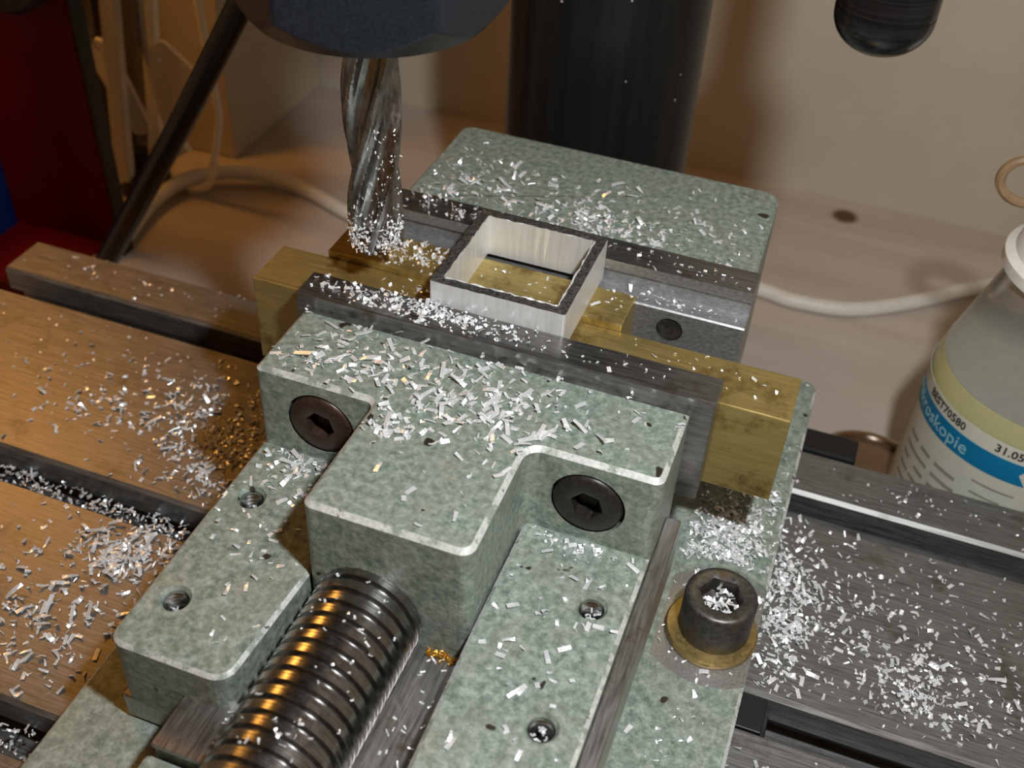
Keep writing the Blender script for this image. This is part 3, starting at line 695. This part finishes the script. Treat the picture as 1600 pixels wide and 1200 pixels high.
# (surface, test, height, cx, cy, sx, sy, count, mean length, slenderness, tilt)
CL = [
 ('jaw', on_jaw, ZJ, 27, -12, 13, 7, 120, 2.0, .42, .35), ('jaw', on_jaw, ZJ, 52, -20, 11, 6, 110, 2.1, .42, .4), ('jaw', on_jaw, ZJ, 62, -15, 10, 6, 60, 2.2, .4, .35),
 ('jaw', on_jaw, ZJ, 38, -31.5, 4, 3, 55, 1.6, .5, .7), ('jaw', on_jaw, ZJ, 12, -18, 7, 4, 40, 1.6, .5, .35), ('jaw', on_jaw, ZJ, 50, -22, 30, 20, 70, 1.5, .4, .3), ('jaw', on_jaw, ZJ, 60, -4, 25, 4, 40, 1.3, .5, .3),
 ('plate', on_plate, ZP, 27, 6, 9, 2.6, 200, 0.75, .75, .5), ('plate', on_plate, ZP, 40, 5.5, 10, 2.4, 170, 0.7, .8, .5), ('plate', on_plate, ZP, 10, 6, 7, 2.5, 45, 1.1, .6, .5), ('plate', on_plate, ZP, 65, 5, 25, 3, 45, 0.6, .8, .4),
 ('brass', on_b2, -1.0, 16, 35, 7, 4, 170, 0.8, .75, .6), ('brass', on_b2, -1.0, 70, 34, 4, 5, 10, 1.0, .5, .3), ('brass', on_b1, -3.0, 24, 16, 5, 5, 60, 0.9, .7, .5), ('brass', on_b1, -3.0, 100, 18, 20, 6, 30, 0.8, .6, .3), ('brass', in_tube, -1.0, 46, 34, 9, 4, 12, 0.7, .7, .3),
 ('fixed', on_fix, ZF, 57, 65, 10, 5, 190, 1.2, .6, .5), ('fixed', on_fix, ZF, 17, 73, 10, 9, 110, 1.4, .55, .4), ('fixed', on_fix, ZF, 80, 70, 14, 10, 90, 1.4, .5, .3), ('fixed', on_fix, ZF, 45, 76, 12, 8, 40, 1.9, .5, .4),
 ('fixed', on_fplate, 4.6, 20, 51, 9, 2.5, 70, 0.9, .7, .5), ('fixed', on_fplate, 4.6, 85, 51, 12, 2.5, 30, 0.7, .7, .4), ('fixed', on_ledge, -3.1, 88, 44, 9, 1.5, 40, 0.8, .6, .4),
 ('tl', on_tl, ZT, -50, 14, 13, 12, 260, 1.5, .42, .4), ('tl', on_tl, ZT, -37, 2, 8, 9, 240, 1.5, .4, .4), ('tl', on_tl, ZT, -80, 7, 12, 7, 90, 1.5, .5, .4), ('tl', on_tl, ZT, -75, 25, 35, 14, 140, 1.0, .6, .3), ('tl', on_tl, ZT, -95, 65, 35, 6, 45, 0.9, .7, .3),
 ('tl', on_tl, ZT, -38, -39, 8, 6, 220, 2.2, .26, .35), ('tl', on_tl, ZT, -45, -70, 12, 11, 170, 1.9, .35, .35), ('tl', on_tl, ZT, -50, -52, 20, 14, 150, 1.3, .45, .35), ('tl', on_tl, ZT, -31, 10, 4, 14, 130, 1.0, .5, .4),
 ('arm', on_arms, ZA, 12, -28, 6, 3, 55, 1.6, .5, .5), ('arm', on_arms, ZA, 11, -38, 7, 8, 45, 1.5, .5, .3), ('arm', on_arms, ZA, 18, -66, 7, 14, 24, 1.6, .45, .3), ('arm', on_arms, ZA, 84, -50, 9, 22, 60, 1.5, .45, .3), ('arm', on_arms, ZA, 82, -28, 8, 1.6, 40, 0.9, .6, .4),
 ('fr', on_fr, FZ, 114, 13, 6, 9, 520, 1.1, .45, .5), ('fr', on_fr, FZ, 121, 22, 4, 14, 160, 1.1, .5, .4), ('fr', on_fr, FZ, 122, 55, 4, 16, 30, 1.0, .5, .3), ('fr', on_fr, FZ, 116, -50, 7, 16, 24, 1.0, .5, .3), ('fr', on_spot, FZ - 1.42, 117, -12, 10, 12, 45, 1.0, .5, .3),
 ('tr', on_tr, ZT, 134, 6, 4, 15, 330, 1.4, .42, .45), ('tr', on_tr, ZT, 145, 9, 9, 14, 200, 1.2, .42, .4), ('tr', on_tr, ZT, 171, -3, 9, 7, 260, 1.2, .55, .5), ('tr', on_tr, ZT, 165, 18, 25, 18, 280, 1.0, .55, .35), ('tr', on_tr, ZT, 165, 66, 30, 5, 50, 0.8, .7, .3), ('tr', on_tr, ZT, 190, 8, 12, 12, 120, 1.1, .55, .4), ('tr', on_tr, ZT, 145, -38, 12, 5, 25, 1.1, .5, .3),
 ('tr', on_tr, ZT, 131, 30, 2.5, 10, 60, 1.2, .5, .4),
]
chips = []
for (sf, test, z, cx, cy, sx, sy, n, ml, sl, tilt) in CL:
    k = tries = 0
    while k < n and tries < n * 12:
        tries += 1
        x, y = rnd.gauss(cx, sx), rnd.gauss(cy, sy)
        if not test(x, y): continue
        L = min(ml * math.exp(rnd.gauss(0, 0.42)), 5.2); W_ = min(L, max(0.22, L * sl * math.exp(rnd.gauss(0, 0.4)))); W_ = min(W_, 1.1)
        chips.append((sf, x, y, z, L, W_, tilt)); k += 1
def seen_size(c): return c[4] * c[5] / ((Vector(c[1:4]) - CAM_POS).length ** 2)
chips.sort(key=seen_size, reverse=True)
BIG = 300
def where(sf, x, y):
    if sf == 'jaw':
        if y > -8: return 'on the moving jaw close against the steel jaw plate'
        if x < 30: return 'on the moving jaw above the left socket screw'
        if y < -30: return 'on the front boss of the moving jaw above the lead screw'
        return 'on the middle of the moving jaw' if x < 68 else 'on the moving jaw above the right socket screw'
    if sf == 'arm':
        if x > 50: return 'on the right slide arm below the black socket screw'
        return 'on the left slide arm just below the brown socket screw' if y > -42 else 'on the left slide arm near its free end'
    if sf == 'tl':
        if y > 50: return 'on the rear rib of the milling table at the left'
        if y > -20: return 'on the warm-lit table strip left of the vise'
        return 'on the warm-lit nearest table strip at the lower left'
    if sf == 'tr':
        if x < 141: return 'on the grey table right beside the vise base'
        return 'on the grey table strip right of the cap screw'
    return WH[sf]
def size_word(L, W_):
    r = L / max(W_, .01)
    return 'long thin' if r > 3.6 else ('narrow curled' if r > 2.3 else 'broad flaky')
protos = []
for q in range(14):
    bm = bmesh.new(); chip_bm(bm, 1.0, 0.42 if q % 2 else 0.55, rnd.choice((0.1, 0.25, 0.5, 0.9)) * rnd.choice((-1, 1)), Matrix.Identity(3), (0, 0, 0), 0.07, rnd.uniform(0, .35), rnd.uniform(-.4, .4))
    bmesh.ops.recalc_face_normals(bm, faces=bm.faces); bm.transform(Matrix.Scale(S, 4))
    me = bpy.data.meshes.new('chip'); bm.to_mesh(me); bm.free(); me.materials.append(M['chip']); protos.append((me, 0.42 if q % 2 else 0.55))
for (sf, x, y, z, L, W_, tilt) in chips[:BIG]:
    me, pw = rnd.choice(protos)
    o = bpy.data.objects.new('aluminium_chip', me); COL.objects.link(o)
    rt = rand_rot(tilt * 0.7); sc = Vector((L, W_ / pw, max(L * 0.8, 0.8)))
    zmin = min((rt @ Vector((v.co.x * sc.x, v.co.y * sc.y, v.co.z * sc.z))).z for v in me.vertices)
    o.rotation_euler = rt.to_euler(); o.scale = sc; o.location = (x * S, y * S, z * S - zmin)
    wh = where(sf, x, y); tag(o, size_word(L, W_) + ' aluminium chip ' + wh, 'metal chip', 'aluminium chips ' + wh)
for sf in WH:
    bm = bmesh.new()
    for (s2, x, y, z, L, W_, tilt) in chips[BIG:]:
        if s2 == sf: chip_bm(bm, L, W_, rnd.choice((0.1, 0.3, 0.7, 1.3)) * rnd.choice((-1, 1)), rand_rot(tilt), (x, y, z), 0.12, rnd.uniform(0, .5), rnd.uniform(-.7, .7))
    tag(from_bm('fine_chips', bm, 'chip', None, False, False), 'scatter of fine bright aluminium chips ' + WH[sf], 'metal chips', None, 'stuff')
# chips packed in the T-slots, in the bolt socket, in the tapped holes and on the cutter
bm = bmesh.new()
for _ in range(520):
    x = rnd.uniform(-120, -16); y = rnd.uniform(-30, -19.5); chip_bm(bm, rnd.uniform(.7, 2), rnd.uniform(.3, .8), .8, rand_rot(.6), (x, y, ZT - 9 + rnd.uniform(-.5, 3.2) + (-22 - y) * 0.3))
for _ in range(160):
    x = rnd.uniform(-80, -16); y = rnd.uniform(-101, -90.5); chip_bm(bm, rnd.uniform(.7, 2), rnd.uniform(.3, .8), .8, rand_rot(.6), (x, y, ZT - 9 + rnd.uniform(-.5, 2)))
for _ in range(120):
    x = rnd.uniform(137, 200); y = rnd.uniform(-30, -20); chip_bm(bm, rnd.uniform(.6, 1.6), rnd.uniform(.3, .7), .8, rand_rot(.5), (x, y, ZT - 17.9))
tag(from_bm('packed_chips', bm, 'chip', None, False, False), 'bright chips packed into the slots of the milling table', 'metal chips', None, 'stuff')
bm = bmesh.new()
for _ in range(60):
    a = rnd.uniform(0, 2 * PI); r = 4.2 * math.sqrt(rnd.random()); chip_bm(bm, rnd.uniform(.8, 1.9), rnd.uniform(.4, .9), .6, rand_rot(.5), (BX + r * math.cos(a), BY + r * math.sin(a), BZ + 2.05 + 8.2 + rnd.uniform(0, 1.6)))
tag(from_bm('socket_chips', bm, 'chip', None, False, False), 'heap of chips filling the hexagon socket of the cap screw', 'metal chips', None, 'stuff')
bm = bmesh.new()
for hx, hy in HOLES:
    for _ in range(16):
        a = rnd.uniform(0, 2 * PI); r = 1.9 * math.sqrt(rnd.random()); chip_bm(bm, rnd.uniform(.6, 1.5), rnd.uniform(.3, .7), .6, rand_rot(.5), (hx + r * math.cos(a), hy + r * math.sin(a), -30.4 + rnd.uniform(0, 1.5) + (2.2 if hx > 50 else 0)))
tag(from_bm('hole_chips', bm, 'chip', None, False, False), 'chips caught in the tapped holes of the slide arms', 'metal chips', None, 'stuff')
bm = bmesh.new()
for _ in range(330):
    z = 11 + abs(rnd.gauss(0, 5.5)); a = math.radians(rnd.uniform(-150, 10)); r = 5.6 + rnd.uniform(0, 1.6)
    chip_bm(bm, rnd.uniform(.4, 1.3), rnd.uniform(.25, .7), .9, Euler((rnd.uniform(0, 6), rnd.uniform(0, 6), rnd.uniform(0, 6))).to_matrix(), (11 + r * math.cos(a), 20 + r * math.sin(a), z))
for _ in range(70):
    z = rnd.uniform(15, 45); a = math.radians(rnd.uniform(-80, 10)); r = 6.2 + rnd.uniform(0, 1.0)
    chip_bm(bm, rnd.uniform(.3, .9), rnd.uniform(.2, .4), .9, Euler((rnd.uniform(0, 6), rnd.uniform(0, 6), rnd.uniform(0, 6))).to_matrix(), (11 + r * math.cos(a), 20 + r * math.sin(a), z))
tag(from_bm('cutter_chips', bm, 'chip', None, False, False), 'fine chips clinging to the tip of the end mill', 'metal chips', None, 'stuff')
bm = bmesh.new()
for _ in range(46):
    y = rnd.uniform(-105, -61); a = math.radians(rnd.uniform(30, 130)); chip_bm(bm, rnd.uniform(.6, 1.6), rnd.uniform(.3, .6), .6, rand_rot(.4), (46 + 12.4 * math.cos(a), y, -28 + 12.3 * math.sin(a)))
for _ in range(70):
    y = rnd.uniform(-98, -60); chip_bm(bm, rnd.uniform(.6, 1.6), rnd.uniform(.3, .6), .6, rand_rot(.3), (rnd.choice((rnd.uniform(60, 69), rnd.uniform(28, 33))), y, -35.2))
tag(from_bm('screw_chips', bm, 'chip', None, False, False), 'small chips on and beside the lead screw of the vise', 'metal chips', None, 'stuff')
bm = bmesh.new()  # gold tone here stands in for warm light on shaded chips
for _ in range(120):
    chip_bm(bm, rnd.uniform(.5, 1.4), rnd.uniform(.2, .5), .8, rand_rot(.5), (rnd.uniform(60, 69.5), -60 + rnd.gauss(0, .5) - .6, -35.2 + rnd.uniform(0, .6)))
for _ in range(260):
    x, y = -16.2 - abs(rnd.gauss(0, 4.0)), rnd.uniform(-12, 42); chip_bm(bm, rnd.uniform(.6, 1.6), rnd.uniform(.3, .6), .8, rand_rot(.5), (x, y, ZT))
tag(from_bm('warm_tinted_swarf', bm, 'swarf', None, False, False), 'swarf painted golden for warm light, gathered in corners of the vise and along its base', 'metal chips', None, 'stuff')

bm = bmesh.new()
for _ in range(13):
    a = math.radians(rnd.uniform(-125, -15)); z = rnd.uniform(-20, 60)
    chip_bm(bm, rnd.uniform(.3, .9), rnd.uniform(.3, .6), .5, Euler((PI / 2, 0, a + PI / 2 + rnd.uniform(-.4, .4))).to_matrix(), (28 + 34.55 * math.cos(a), 172 + 34.55 * math.sin(a), z))
tag(from_bm('column_chips', bm, 'chip', None, False, False), 'few specks of aluminium stuck to the dark round column', 'metal chips', None, 'stuff')
